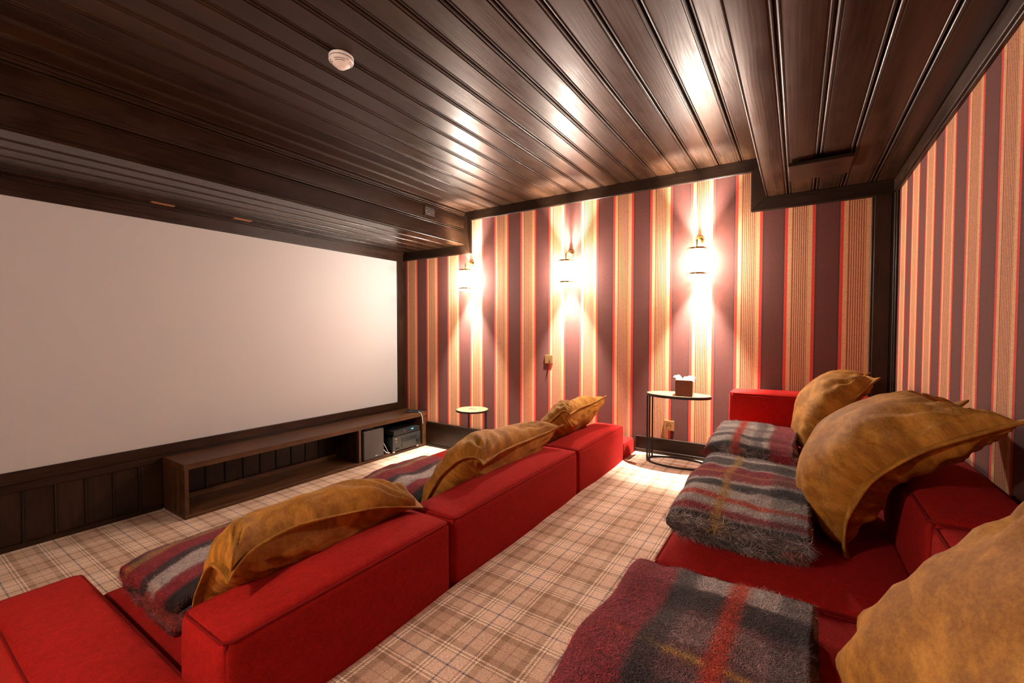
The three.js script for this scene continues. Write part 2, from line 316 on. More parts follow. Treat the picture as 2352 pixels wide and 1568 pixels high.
{
  seed(21);
  const t = struct('trim_3'), w = 0.098, a = XB, b = XC;
  trimBoard(t, [[XS + 0.012, YL - w], [a + w, YL - w], [a, YL], [XS + 0.012, YL]]);
  trimBoard(t, [[a, YL], [a + w, YL - w], [a + w, YC - w], [a, YC]]);
  trimBoard(t, [[a, YC], [a + w, YC - w], [b - w, YC - w], [b, YC]]);
  trimBoard(t, [[b, YC], [b - w, YC - w], [b - w, YR - w], [b, YR]]);
  trimBoard(t, [[b, YR], [b - w, YR - w], [XR, YR - w], [XR, YR]]);
  // thin beads along the lower edges
  const bead = (x0, y0, x1, y1) => mesh('trim_bead', tube([V(x0, y0, ZL + 0.008), V((x0 + x1) / 2, (y0 + y1) / 2, ZL + 0.008), V(x1, y1, ZL + 0.008)], 0.006, false, 4, 8), blackTrim, t);
  bead(XS + 0.012, YL - w, a + w, YL - w); bead(a + w, YL - w, a + w, YC - w); bead(a + w, YC - w, b - w, YC - w); bead(b - w, YC - w, b - w, YR - w); bead(b - w, YR - w, XR - 0.13, YR - w);
  // trim of the rear wall and the corner post
  const r = struct('trim_4');
  mesh('trim_board', boxFT(XR - 0.024, XR, YR - 0.082, YR - 0.004, ZL + 0.02, ZN, 0.004), wood, r);
  mesh('trim_bead', boxFT(XR - 0.016, XR, YR - 0.094, YR - 0.083, ZL + 0.02, ZN, 0.004), wood, r);
  const p = struct('trim_5');
  mesh('post_board', boxFT(0.428, 0.520, YA, YR - w, ZL, ZL + 0.022, 0.004), wood, p);
  mesh('post_bead', boxFT(0.414, 0.427, YA, YR - w, ZL, ZL + 0.014, 0.004), wood, p);
  mesh('post_bead', boxFT(0.521, XR - 0.02, YA, YR - w, ZL, ZL + 0.016, 0.004), woodB, p);
  mesh('post_board', boxFT(XR - 0.022, XR, YA, YR - 0.095, ZL, ZL + 0.05, 0.004), wood, p);
  mesh('post_bead', boxFT(XR - 0.014, XR, YA, YR - 0.095, ZL + 0.051, ZL + 0.075, 0.004), woodB, p);
}
{ // baseboards
  const b = struct('baseboard_back');
  mesh('board', boxFT(-3.82, XP - 0.02, 0.0, 0.285, ZL, ZL + 0.018, 0.003), wood, b);
  mesh('cap_bead', boxFT(-3.82, XP - 0.02, 0.285, 0.300, ZL, ZL + 0.024, 0.004), woodC, b);
  mesh('shoe', boxFT(-3.82, XP - 0.02, 0.0, 0.025, ZL + 0.019, ZL + 0.032, 0.004), blackWood, b);
  mesh('board', boxFT(XP, 0.414, YA, YA + 0.130, ZL, ZL + 0.018, 0.003), wood, b);
  mesh('cap_bead', boxFT(XP, 0.414, YA + 0.130, YA + 0.141, ZL, ZL + 0.024, 0.004), woodC, b);
  mesh('shoe', boxFT(XP, 0.414, YA, YA + 0.030, ZL + 0.019, ZL + 0.034, 0.005), wood, b);
  const c = struct('baseboard_right');
  mesh('board', boxFT(XR - 0.018, XR, YA, YA + 0.130, ZL + 0.08, ZN, 0.003), wood, c);
}
{ // vent in the face of the beam
  const v = thing('vent_grille', 'small dark wooden slatted vent in the beam face by the sconce wall', 'vent');
  const z0 = -3.46, z1 = -3.30, y0 = 2.598, y1 = 2.695;
  mesh('backing', boxFT(XB, XB + 0.002, y0, y1, z0, z1), darkSlot, v);
  mesh('frame', mergeGeometries([boxFT(XB, XB + 0.004, y1 - 0.006, y1 + 0.004, z0, z1), boxFT(XB, XB + 0.004, y0 - 0.004, y0 + 0.006, z0, z1), boxFT(XB, XB + 0.004, y0, y1, z0, z0 + 0.010), boxFT(XB, XB + 0.004, y0, y1, z1 - 0.010, z1)]), wood, v);
  for (let k = 0; k < 5; k++) { const g = box(0.010, 0.003, 0.138, 0, 0, 0); g.rotateZ(-0.75); const m = mesh('slat', g, blackTrim, v); m.position.set(XB + 0.004, y0 + 0.016 + k * 0.0165, (z0 + z1) / 2); }
  for (const [z, n] of [[-1.388, 'left'], [-1.964, 'right']]) {
    const p = thing('ceiling_plate', n === 'left' ? 'rusty brown plate under the beam, farther from the sconce wall' : 'rusty brown plate under the beam, nearer the sconce wall', 'plate', 'plates under the screen beam');
    mesh('plate', boxFT(-4.128, -4.088, YL - 0.006, YL + 0.002, z - 0.075, z + 0.075, 0.002), rustPlate, p);
    mesh('slot', boxFT(-4.122, -4.094, YL - 0.0075, YL - 0.0055, z - 0.062, z + 0.062), new THREE.MeshStandardMaterial({ color: new THREE.Color().setRGB(0.22, 0.085, 0.03), roughness: 0.6 }), p);
  }
  const q = thing('ceiling_hatch', 'flat dark wooden plate under the beam above the rear sofa', 'hatch');
  mesh('panel', boxFT(-0.068, 0.252, YR - 0.034, YR - 0.012, -3.50, -3.18, 0.004), blackTrim, q);
  for (const x of [-0.04, 0.19]) mesh('spacer', boxFT(x, x + 0.03, YR - 0.013, YR + 0.004, -3.48, -3.22), blackWood, q);
}

// ------------------------------------------------------------------ smoke detector
{
  const d = thing('smoke_detector', 'round white smoke detector on the dark boarded ceiling', 'smoke detector');
  d.position.set(-1.891, YC, -1.375);
  mesh('base', lathe([[0, 0], [0.056, 0], [0.058, -0.004], [0.057, -0.017], [0.0, -0.017]]), whitePlastic, d);
  mesh('cover', lathe([[0.0, -0.016], [0.0575, -0.017], [0.0585, -0.022], [0.0555, -0.0292], [0.040, -0.0418], [0.027, -0.0505], [0.022, -0.0560], [0.010, -0.0585], [0, -0.059]]), whitePlastic, d);
  for (const [r, y, n] of [[0.0495, -0.0341, 4], [0.0430, -0.0394, 4]]) for (let k = 0; k < n; k++) {
    const a0 = k * Math.PI / 2 + 0.25, pts = []; for (let i = 0; i <= 8; i++) { const a = a0 + 1.05 * i / 8; pts.push(V(Math.cos(a) * r, y, Math.sin(a) * r)); }
    mesh('vent_slot', tube(pts, 0.0013, false, 16, 6), darkSlot, d);
  }
  mesh('test_button', lathe([[0, -0.058], [0.009, -0.058], [0.010, -0.0595], [0.008, -0.0612], [0, -0.0616]], 24), whitePlastic, d);
  for (const [r, y, a0, a1] of [[0.0536, -0.0308, 1.02, 1.34], [0.0524, -0.0318, 1.04, 1.30], [0.0511, -0.0328, 1.06, 1.26]]) {
    const pts = []; for (let i = 0; i <= 6; i++) { const a = a0 + (a1 - a0) * i / 6 - 1.10; pts.push(V(Math.cos(a) * r, y, Math.sin(a) * r)); }
    mesh('printed_line', tube(pts, 0.0004, false, 10, 5), darkSlot, d);
  }
}

// ------------------------------------------------------------------ media bench under the screen
const BX = -3.82, BZ0 = -1.390;
{
  seed(31);
  const b = thing('media_bench', 'long low dark wooden bench with open bays under the projection screen', 'bench');
  mesh('top', boxFT(XS + 0.013, BX, 0.372, 0.418, ZL + 0.002, BZ0 + 0.004, 0.003), benchWood, b);
  mesh('bottom', boxFT(XS + 0.007, BX, 0.001, 0.030, ZL + 0.002, BZ0, 0.003), benchWood, b);
  const end = mesh('end_panel', boxFT(XS + 0.007, BX, 0.030, 0.372, BZ0 - 0.028, BZ0, 0.003), benchWood, b);
  for (const x of [-4.05, -3.96]) mesh('end_strip', boxFT(x, x + 0.05, 0.032, 0.37, BZ0, BZ0 + 0.005, 0.002), benchWood, end);
  mesh('divider', boxFT(XS + 0.007, BX, 0.030, 0.372, -2.972, -2.944, 0.003), benchWood, b);
  mesh('end_panel', boxFT(XS + 0.007, BX, 0.030, 0.372, -3.895, -3.868, 0.003), benchWood, b);
  mesh('end_filler', boxFT(XS + 0.013, BX - 0.01, 0.030, 0.372, ZL + 0.002, -3.896, 0.003), benchWood, b);
  mesh('floor_rail', boxFT(XS + 0.006, XS + 0.026, 0.030, 0.075, -2.943, BZ0 - 0.029, 0.003), benchWood, b);
  for (let k = 0; k < 3; k++) mesh('side_board', boxFT(-4.19 + k * 0.12, -4.082 + k * 0.12, 0.035, 0.368, -2.943, -2.936, 0.002), woodSet[k], b);
}
{ // subwoofer
  const s = thing('subwoofer', 'grey subwoofer box with cloth front in the bench bay', 'speaker');
  s.position.set(-3.99, 0.030, -3.14);
  mesh('cabinet', box(0.32, 0.312, 0.27, -0.01, 0.159, 0, 0.008), blackPlastic, s);
  mesh('grille', box(0.022, 0.306, 0.264, 0.159, 0.159, 0, 0.006), grilleCloth, s);
  mesh('nameplate', box(0.002, 0.005, 0.028, 0.171, 0.030, -0.03), silver, s);
  const r = thing('set_top_box', 'thin grey set-top box lying on the subwoofer', 'set-top box');
  mesh('case', boxFT(-4.02, -3.86, 0.3455, 0.364, -3.18, -3.06, 0.004), greyPlastic, r);
}
{ // receiver and player
  const a = thing('audio_receiver', 'black audio receiver with round volume knob on the bench floor', 'receiver');
  a.position.set(-3.80, 0.030, -3.60);
  mesh('case', box(0.30, 0.160, 0.420, -0.17, 0.098, 0, 0.004), blackPlastic, a);
  const fp = mesh('front_panel', box(0.018, 0.166, 0.430, -0.012, 0.098, 0, 0.004), greyPlastic, a);
  mesh('display_window', box(0.004, 0.032, 0.22, -0.001, 0.128, -0.03), blackPlastic, a);
  mesh('flap', box(0.004, 0.070, 0.22, -0.001, 0.065, -0.03, 0.0015), greyPlastic, a);
  const knob = (r, y, z, m = blackPlastic) => { const g = new THREE.CylinderGeometry(r * 0.94, r, 0.022, 28); g.rotateZ(-Math.PI / 2); const k = mesh('knob', g, m, a); k.position.set(0.007, y, z); };
  knob(0.028, 0.085, -0.170); knob(0.007, 0.045, 0.165); knob(0.007, 0.045, 0.135);
  mesh('logo', box(0.001, 0.006, 0.030, -0.0025, 0.155, 0.165), silver, a);
  for (const y of [0.130, 0.115]) mesh('button', box(0.004, 0.006, 0.008, -0.002, y, 0.165), silver, a);
  for (const [x, z] of [[-0.03, 0.185], [-0.03, -0.185], [-0.29, 0.185], [-0.29, -0.185]]) mesh('foot', cyl(0.018, 0.016, x, 0.008, z, 20), silver, a);
  const p = thing('disc_player', 'slim black disc player with blue display above the receiver', 'player');
  p.position.set(-3.90, 0.2178, -3.60);
  mesh('case', box(0.24, 0.052, 0.40, -0.03, 0.030, 0, 0.003), blackPlastic, p);
  mesh('front_panel', box(0.010, 0.054, 0.40, 0.095, 0.030, 0, 0.003), blackPlastic, p);
  mesh('display', box(0.002, 0.012, 0.036, 0.1005, 0.042, -0.08), blueGlow, p);
  mesh('logo', box(0.002, 0.004, 0.020, 0.1005, 0.040, 0.04), silver, p);
  mesh('disc_tray', box(0.002, 0.006, 0.14, 0.1005, 0.020, 0.06), greyPlastic, p);
  for (const z of [0.17, -0.17]) mesh('foot', cyl(0.012, 0.010, 0.06, -0.001, z, 16), silver, p);
}
{ // cables and remotes
  const c = thing('white_cable', 'loose white cables on the bench floor beside the subwoofer', 'cable');
  mesh('cord', tube([V(-3.96, 0.12, -3.34), V(-3.90, 0.085, -3.325), V(-3.855, 0.045, -3.335), V(-3.84, 0.036, -3.36), V(-3.85, 0.036, -3.39), V(-3.90, 0.040, -3.36)], 0.0035, false, 40), whiteCable, c);
  mesh('cord', tube([V(-3.98, 0.20, -3.33), V(-3.92, 0.16, -3.34), V(-3.88, 0.09, -3.355), V(-3.86, 0.037, -3.37)], 0.003, false, 40), whiteCable, c);
  const w = thing('charging_cable', 'thin white cable hanging over the bench end below the remotes', 'cable');
  mesh('cord', tube([V(-3.90, 0.423, -3.80), V(-3.83, 0.4225, -3.835), V(-3.813, 0.400, -3.845), V(-3.812, 0.34, -3.86), V(-3.815, 0.28, -3.872)], 0.0025, false, 40), whiteCable, w);
  const rem = (label, x, y, z, turn) => {
    const r = thing('remote_control', label, 'remote', 'remotes on the bench'); r.position.set(x, y, z); r.rotation.y = turn;
    mesh('body', box(0.19, 0.018, 0.046, 0, 0.009, 0, 0.006), blackPlastic, r);
    for (let i = 0; i < 7; i++) for (let j = 0; j < 3; j++) mesh('button', box(0.010, 0.003, 0.008, -0.075 + i * 0.022, 0.0188, -0.013 + j * 0.013), i === 2 ? silver : greyPlastic, r);
  };
  rem('black remote control lying lower and nearer the bench edge', -3.905, 0.418, -3.80, 0.75);
  rem('black remote control behind the other one by the sconce wall', -3.955, 0.418, -3.862, 0.55);
}

// ------------------------------------------------------------------ sconces
function sconce(x, label, near) {
  const s = thing('wall_sconce', label, 'wall lamp', 'brass sconces with white glass');
  s.position.set(x, 1.98, near ? ZN : ZL); if (near) s.rotation.y = Math.PI;
  const cz = 0.114, R = 0.068, H = 0.205;
  const plate = lathe([[0, 0.022], [0.010, 0.022], [0.022, 0.018], [0.033, 0.008], [0.036, 0.0], [0, 0]]); plate.rotateX(Math.PI / 2); const pl = mesh('wall_plate', plate, brass, s); pl.position.set(0, 0.190, 0.001);
  const ball = new THREE.SphereGeometry(0.016, 24, 16); ball.translate(0, 0.190, 0.030); mesh('knuckle', ball, brass, s);
  mesh('arm', tube([V(0, 0.190, 0.03), V(0, 0.196, 0.06), V(0, 0.190, 0.092), V(0, 0.172, 0.110), V(0, 0.145, cz), V(0, 0.118, cz)], 0.0065, false, 40, 12), brass, s);
  const cap = lathe([[0.0, 0.124], [0.012, 0.124], [0.014, 0.116], [0.014, 0.110], [0, 0.110]]); cap.translate(0, 0, cz); mesh('stem_cap', cap, brass, s);
  const spider = []; for (let k = 0; k < 3; k++) { const a = k * 2.094 + 0.5; const g = box(R, 0.003, 0.006, R / 2, 0, 0); g.rotateY(a); g.translate(0, 0.112, cz); spider.push(g); } mesh('spider', mergeGeometries(spider), brass, s);
  const band = (y) => { const g = lathe([[R + 0.0005, y - 0.007], [R + 0.004, y - 0.007], [R + 0.005, y], [R + 0.004, y + 0.007], [R + 0.0005, y + 0.007]], 48); g.translate(0, 0, cz); mesh('band', g, brass, s); };
  band(0.105); band(-0.098);
  const glass = new THREE.CylinderGeometry(R, R, H + 0.022, 48, 1, true); glass.translate(0, -0.002, cz); mesh('glass_shade', glass, opal, s);
  const p = new THREE.PointLight(LAMP_COLOR, LAMP_POINT); const lz = near ? ZN - cz : ZL + cz; p.position.set(x, 1.98, lz); p.castShadow = true; p.shadow.radius = 2.0; scene.add(p);
  for (const d of [1, -1]) {
    const sp = new THREE.SpotLight(LAMP_COLOR, LAMP_SPOT, 0, 0.52, 0.5); sp.position.set(x, 1.98 + d * 0.012, lz); sp.target.position.set(x, 1.98 + d * 2, lz); sp.castShadow = true; sp.shadow.radius = 1.0; scene.add(sp, sp.target);
  }
}
sconce(-3.121, 'brass sconce with glowing white glass, nearest the projection screen');
sconce(-1.883, 'brass sconce with glowing white glass, middle one above the wall switch');
sconce(-0.704, 'brass sconce with glowing white glass, above the oval side table');
sconce(-1.36, 'brass sconce with glowing white glass on the wall behind the camera', true);

// ------------------------------------------------------------------ switch and socket
{
  const s = thing('wall_switch', 'small square brass switch plate below the middle sconce', 'switch');
  s.position.set(-2.125, 1.125, ZL);
  mesh('plate', box(0.086, 0.086, 0.009, 0, 0, 0.0045, 0.002), satinBrass, s);
  for (const y of [0.012, -0.012]) { const g = new THREE.CylinderGeometry(0.004, 0.004, 0.014, 14); g.rotateX(Math.PI / 2); const m = mesh('toggle', g, darkSlot, s); m.position.set(0.016, y, 0.014); }
  const k = thing('wall_socket', 'square brass socket plate with round black outlet under the oval table', 'socket');
  k.position.set(-0.934, 0.590, ZL);
  mesh('plate', box(0.086, 0.086, 0.012, 0, 0, 0.006, 0.002), satinBrass, k);
  const g = lathe([[0.022, 0.002], [0.0225, 0.003], [0.021, 0.003], [0.019, -0.002], [0, -0.002]]); g.rotateX(Math.PI / 2); const o = mesh('outlet', g, blackPlastic, k); o.position.z = 0.0125;
  for (const x of [-0.0095, 0.0095]) { const h = new THREE.CylinderGeometry(0.0025, 0.0025, 0.002, 10); h.rotateX(Math.PI / 2); const m = mesh('pin_hole', h, darkSlot, k); m.position.set(x, 0, 0.0115); }
}

// ------------------------------------------------------------------ side tables and tissue box
{
  const t = thing('round_side_table', 'small round side table with pale wooden top on thin black legs', 'side table');
  t.position.set(-2.93, 0, -3.715);
  mesh('top', lathe([[0, 0.572], [0.166, 0.572], [0.170, 0.569], [0.170, 0.566], [0, 0.566]], 64), paleWood, t);
  const slot = mesh('inlay', box(0.085, 0.0012, 0.022, 0, 0.5726, 0), darkSlot, t); slot.rotation.y = 0.2;
  mesh('rim', lathe([[0.160, 0.566], [0.172, 0.566], [0.174, 0.568], [0.174, 0.552], [0.172, 0.550], [0.0, 0.550], [0.0, 0.566]], 64), blackIron, t);
  for (const a of [1.15, -0.35, -0.72]) mesh('leg', cyl(0.0075, 0.546, Math.cos(a) * 0.150, 0.277, Math.sin(a) * 0.150, 14), blackIron, t);
  const ring = new THREE.TorusGeometry(0.150, 0.006, 10, 60); ring.rotateX(Math.PI / 2); ring.translate(0, 0.0065, 0); mesh('base_ring', ring, blackIron, t);
}
{
  const t = thing('oval_side_table', 'oval side table with pale wooden top on black frame by the rear sofa', 'side table');
  t.position.set(-0.815, YA, -3.735);
  const A = 0.252, B = 0.150, ell = (a, b) => { const s = new THREE.Shape(); s.absellipse(0, 0, a, b, 0, Math.PI * 2); return s; };
  const plate = (a, b, y0, h) => { const g = new THREE.ExtrudeGeometry(ell(a, b), { depth: h, bevelEnabled: false, curveSegments: 48 }); g.rotateX(-Math.PI / 2); g.translate(0, y0, 0); return g; };
  mesh('top', plate(A - 0.004, B - 0.004, 0.5560, 0.016), paleWood, t);
  const ringGeo = (y0, h, th) => { const s = ell(A, B); const hole = new THREE.Path(); hole.absellipse(0, 0, A - th, B - th, 0, Math.PI * 2); s.holes.push(hole); const g = new THREE.ExtrudeGeometry(s, { depth: h, bevelEnabled: false, curveSegments: 48 }); g.rotateX(-Math.PI / 2); g.translate(0, y0, 0); return g; };
  mesh('rim', mergeGeometries([ringGeo(0.550, 0.018, 0.004), plate(A - 0.004, B - 0.004, 0.550, 0.006)]), blackIron, t);
  mesh('base_ring', ringGeo(0.001, 0.012, 0.014), blackIron, t);
  for (const a of [Math.PI * 0.86, Math.PI * 1.02, Math.PI * 1.18]) mesh('leg', box(0.012, 0.540, 0.012, Math.cos(a) * (A - 0.007), 0.281, -Math.sin(a) * (B - 0.007)), blackIron, t);
  const x = thing('tissue_box', 'dark walnut cube tissue box on the oval side table', 'tissue box');
  x.position.set(-0.760, YA + 0.572, -3.700); x.rotation.y = 0.12;
  const by = 0.126;
  mesh('box', mergeGeometries([boxFT(-0.063, 0.063, 0, by, 0.055, 0.063, 0.001), boxFT(-0.063, 0.063, 0, by, -0.063, -0.055, 0.001), boxFT(-0.063, -0.055, 0, by, -0.055, 0.055, 0.001), boxFT(0.055, 0.063, 0, by, -0.055, 0.055, 0.001), boxFT(-0.055, 0.055, 0, 0.006, -0.055, 0.055)]), walnut, x);
  const lid = new THREE.Shape(); lid.moveTo(-0.055, -0.055); lid.lineTo(0.055, -0.055); lid.lineTo(0.055, 0.055); lid.lineTo(-0.055, 0.055); const hole = new THREE.Path(); hole.absellipse(0, 0, 0.038, 0.018, 0, Math.PI * 2); lid.holes.push(hole);
  const lg = new THREE.ExtrudeGeometry(lid, { depth: 0.006, bevelEnabled: false }); lg.rotateX(-Math.PI / 2); lg.translate(0, by - 0.010, 0); mesh('lid', lg, paleWood, x);
  // crumpled tissue
  seed(77);
  const tg = new THREE.PlaneGeometry(2, 2, 30, 30), tp = tg.attributes.position;
  for (let i = 0; i < tp.count; i++) {
    const u = tp.getX(i), v = tp.getY(i), r = Math.hypot(u, v), an = Math.atan2(v, u), f = 0.5 + 0.5 * Math.sin(an * 2 + 0.4), n = noise3(u * 3 + 9, v * 3 + 9, 1, 5) - 0.5;
    tp.setXYZ(i, u * (0.022 + 0.045 * r * 0.9), by - 0.02 + 0.048 * Math.min(1, r * 0.9) * (0.75 + 0.35 * Math.sin(an * 5 + 1)) + 0.02 * n - 0.016 * smooth(0.9, 1.4, r) * f, v * (0.012 + 0.022 * r));
  }
  tg.computeVertexNormals(); mesh('tissue', tg, paper, x).userData.label = 'white tissue sticking out';
}

// ------------------------------------------------------------------ upholstered modules
function softBox(x0, x1, y0, y1, z0, z1, r, bulge) {
  const w = x1 - x0, h = y1 - y0, d = z1 - z0;
  const axis = (L) => { const e = [0, 0.12, 0.3, 0.55, 1.0].map(q => q * r), n = Math.max(6, Math.min(22, Math.round((L - 2 * r) / 0.05))), a = []; for (const q of e) a.push(-L / 2 + q); for (let k = 1; k < n; k++) a.push(-L / 2 + r + (L - 2 * r) * k / n); for (const q of e.slice().reverse()) a.push(L / 2 - q); return a; };
  const ax = axis(w), ay = axis(h), az = axis(d), g = new THREE.BoxGeometry(w, h, d, ax.length - 1, ay.length - 1, az.length - 1), p = g.attributes.position, n = g.attributes.normal, uv = g.attributes.uv;
  const look = (v, L, a) => a[Math.round((v / L + 0.5) * (a.length - 1))], q = V(), e = V();
  for (let i = 0; i < p.count; i++) {
    const X = look(p.getX(i), w, ax), Y = look(p.getY(i), h, ay), Z = look(p.getZ(i), d, az);
    const N = [n.getX(i), n.getY(i), n.getZ(i)];
    q.set(clamp(X, -w / 2 + r, w / 2 - r), clamp(Y, -h / 2 + r, h / 2 - r), clamp(Z, -d / 2 + r, d / 2 - r)); e.set(X, Y, Z).sub(q); const l = e.length() || 1; q.addScaledVector(e, r / l);
    const a = 1 - (2 * X / w) ** 2, b = 1 - (2 * Y / h) ** 2, c = 1 - (2 * Z / d) ** 2, pw = t => Math.pow(Math.max(0, t), 0.6);
    const soft = (noise3(X * 5 + x0 * 3 + 20, Y * 5 + 20, Z * 5 + z0 * 3 + 20, 3) - 0.5) * 0.008;
    if (N[0]) q.x += N[0] * pw(b) * pw(c) * (bulge * 0.5 + soft); else if (N[1]) q.y += N[1] > 0 ? pw(a) * pw(c) * (bulge + soft) : 0; else q.z += N[2] * pw(a) * pw(b) * (bulge * 0.5 + soft);
    p.setXYZ(i, q.x, q.y, q.z);
    if (Math.abs(N[1]) > 0.5) uv.setXY(i, X, Z); else if (Math.abs(N[0]) > 0.5) uv.setXY(i, Y, Z); else uv.setXY(i, X, Y);
  }
  g.translate((x0 + x1) / 2, (y0 + y1) / 2, (z0 + z1) / 2);
  return smoothNormals(g);
}
function loop(x0, x1, z0, z1, y, inset) { // rounded rectangle of points
  const pts = [], c = 0.02, a = x0 + inset, b = x1 - inset, e = z0 + inset, f = z1 - inset, line = (p, q) => { const n = Math.max(3, Math.round(p.distanceTo(q) / 0.06)); for (let k = 0; k < n; k++) pts.push(p.clone().lerp(q, k / n)); };
  line(V(a + c, y, e), V(b - c, y, e)); pts.push(V(b - c, y, e)); line(V(b, y, e + c), V(b, y, f - c)); pts.push(V(b, y, f - c)); line(V(b - c, y, f), V(a + c, y, f)); pts.push(V(a + c, y, f)); line(V(a, y, f - c), V(a, y, e + c)); pts.push(V(a, y, e + c));
  return pts;
}
function module_(parent, name, x0, x1, y0, y1, z0, z1, r = 0.022, bulge = 0.022) {
  const m = mesh(name, softBox(x0, x1, y0, y1, z0, z1, r, bulge), felt, parent), k = r * 0.24;
  const seams = [tube(loop(x0, x1, z0, z1, y1 - k, k), 0.0048, true, 0, 8)];
  for (const [x, z] of [[x0 + k * 1.6, z0 + k * 1.6], [x1 - k * 1.6, z0 + k * 1.6], [x0 + k * 1.6, z1 - k * 1.6], [x1 - k * 1.6, z1 - k * 1.6]]) seams.push(tube([V(x, y0 + 0.02, z), V(x, (y0 + y1) / 2, z), V(x, y1 - k, z)], 0.0048, false, 12, 8));
  mesh('seam', mergeGeometries(seams), felt, m);
  return m;
}
{
  const s = thing('sectional_sofa', 'low red felt sectional sofa in front of the raised aisle', 'sofa');
  module_(s, 'backrest', -1.488, -1.226, 0.04, 0.615, -1.408, -0.522, 0.028, 0.026);
  module_(s, 'backrest', -1.488, -1.226, 0.04, 0.615, -2.690, -1.426, 0.028, 0.026);
  module_(s, 'backrest', -1.488, -1.226, 0.04, 0.615, -3.618, -2.706, 0.028, 0.026);
  module_(s, 'seat', -2.31, -1.490, 0.04, 0.375, -1.424, -0.545);
  module_(s, 'seat', -2.31, -1.490, 0.04, 0.375, -2.440, -1.428);
  module_(s, 'chaise', -2.52, -1.490, 0.04, 0.395, -3.600, -2.445, 0.022, 0.03);
  module_(s, 'armrest', -2.44, -1.240, 0.04, 0.435, -0.525, -0.265, 0.022, 0.02);
  module_(s, 'armrest', -2.38, -1.226, 0.04, 0.455, -3.900, -3.625, 0.022, 0.02);
  for (const [x, z] of [[-2.35, -0.33], [-1.3, -0.33], [-2.2, -1.45], [-1.3, -1.45], [-2.4, -2.6], [-1.3, -2.7], [-2.3, -3.8], [-1.3, -3.8]]) mesh('foot', cyl(0.025, 0.044, x, 0.022, z, 16), blackPlastic, s);
  const t = thing('sectional_sofa', 'low red felt sectional sofa on the raised aisle against the striped rear wall', 'sofa');
  const Y = YA;
  module_(t, 'seat', -0.362, 0.288, Y + 0.04, Y + 0.398, -1.322, -0.02, 0.025, 0.024);
  module_(t, 'seat', -0.362, 0.288, Y + 0.04, Y + 0.398, -2.500, -1.336, 0.025, 0.024);
  module_(t, 'seat', -0.362, 0.288, Y + 0.04, Y + 0.398, -3.655, -2.512, 0.025, 0.024);
  module_(t, 'backrest', 0.285, 0.532, Y + 0.04, Y + 0.612, -1.492, -0.30, 0.030, 0.028);
  module_(t, 'backrest', 0.285, 0.532, Y + 0.04, Y + 0.612, -2.600, -1.510, 0.030, 0.028);
  module_(t, 'backrest', 0.285, 0.532, Y + 0.04, Y + 0.612, -3.655, -2.612, 0.030, 0.028);
  module_(t, 'armrest', -0.430, 0.520, Y + 0.04, Y + 0.628, -3.915, -3.662, 0.024, 0.020);
  for (const [x, z] of [[-0.30, -0.1], [0.48, -0.4], [-0.30, -1.4], [0.48, -1.5], [-0.30, -2.5], [0.48, -2.6], [-0.36, -3.78], [0.45, -3.78]]) mesh('foot', cyl(0.025, 0.044, x, Y + 0.022, z, 16), blackPlastic, t);
}

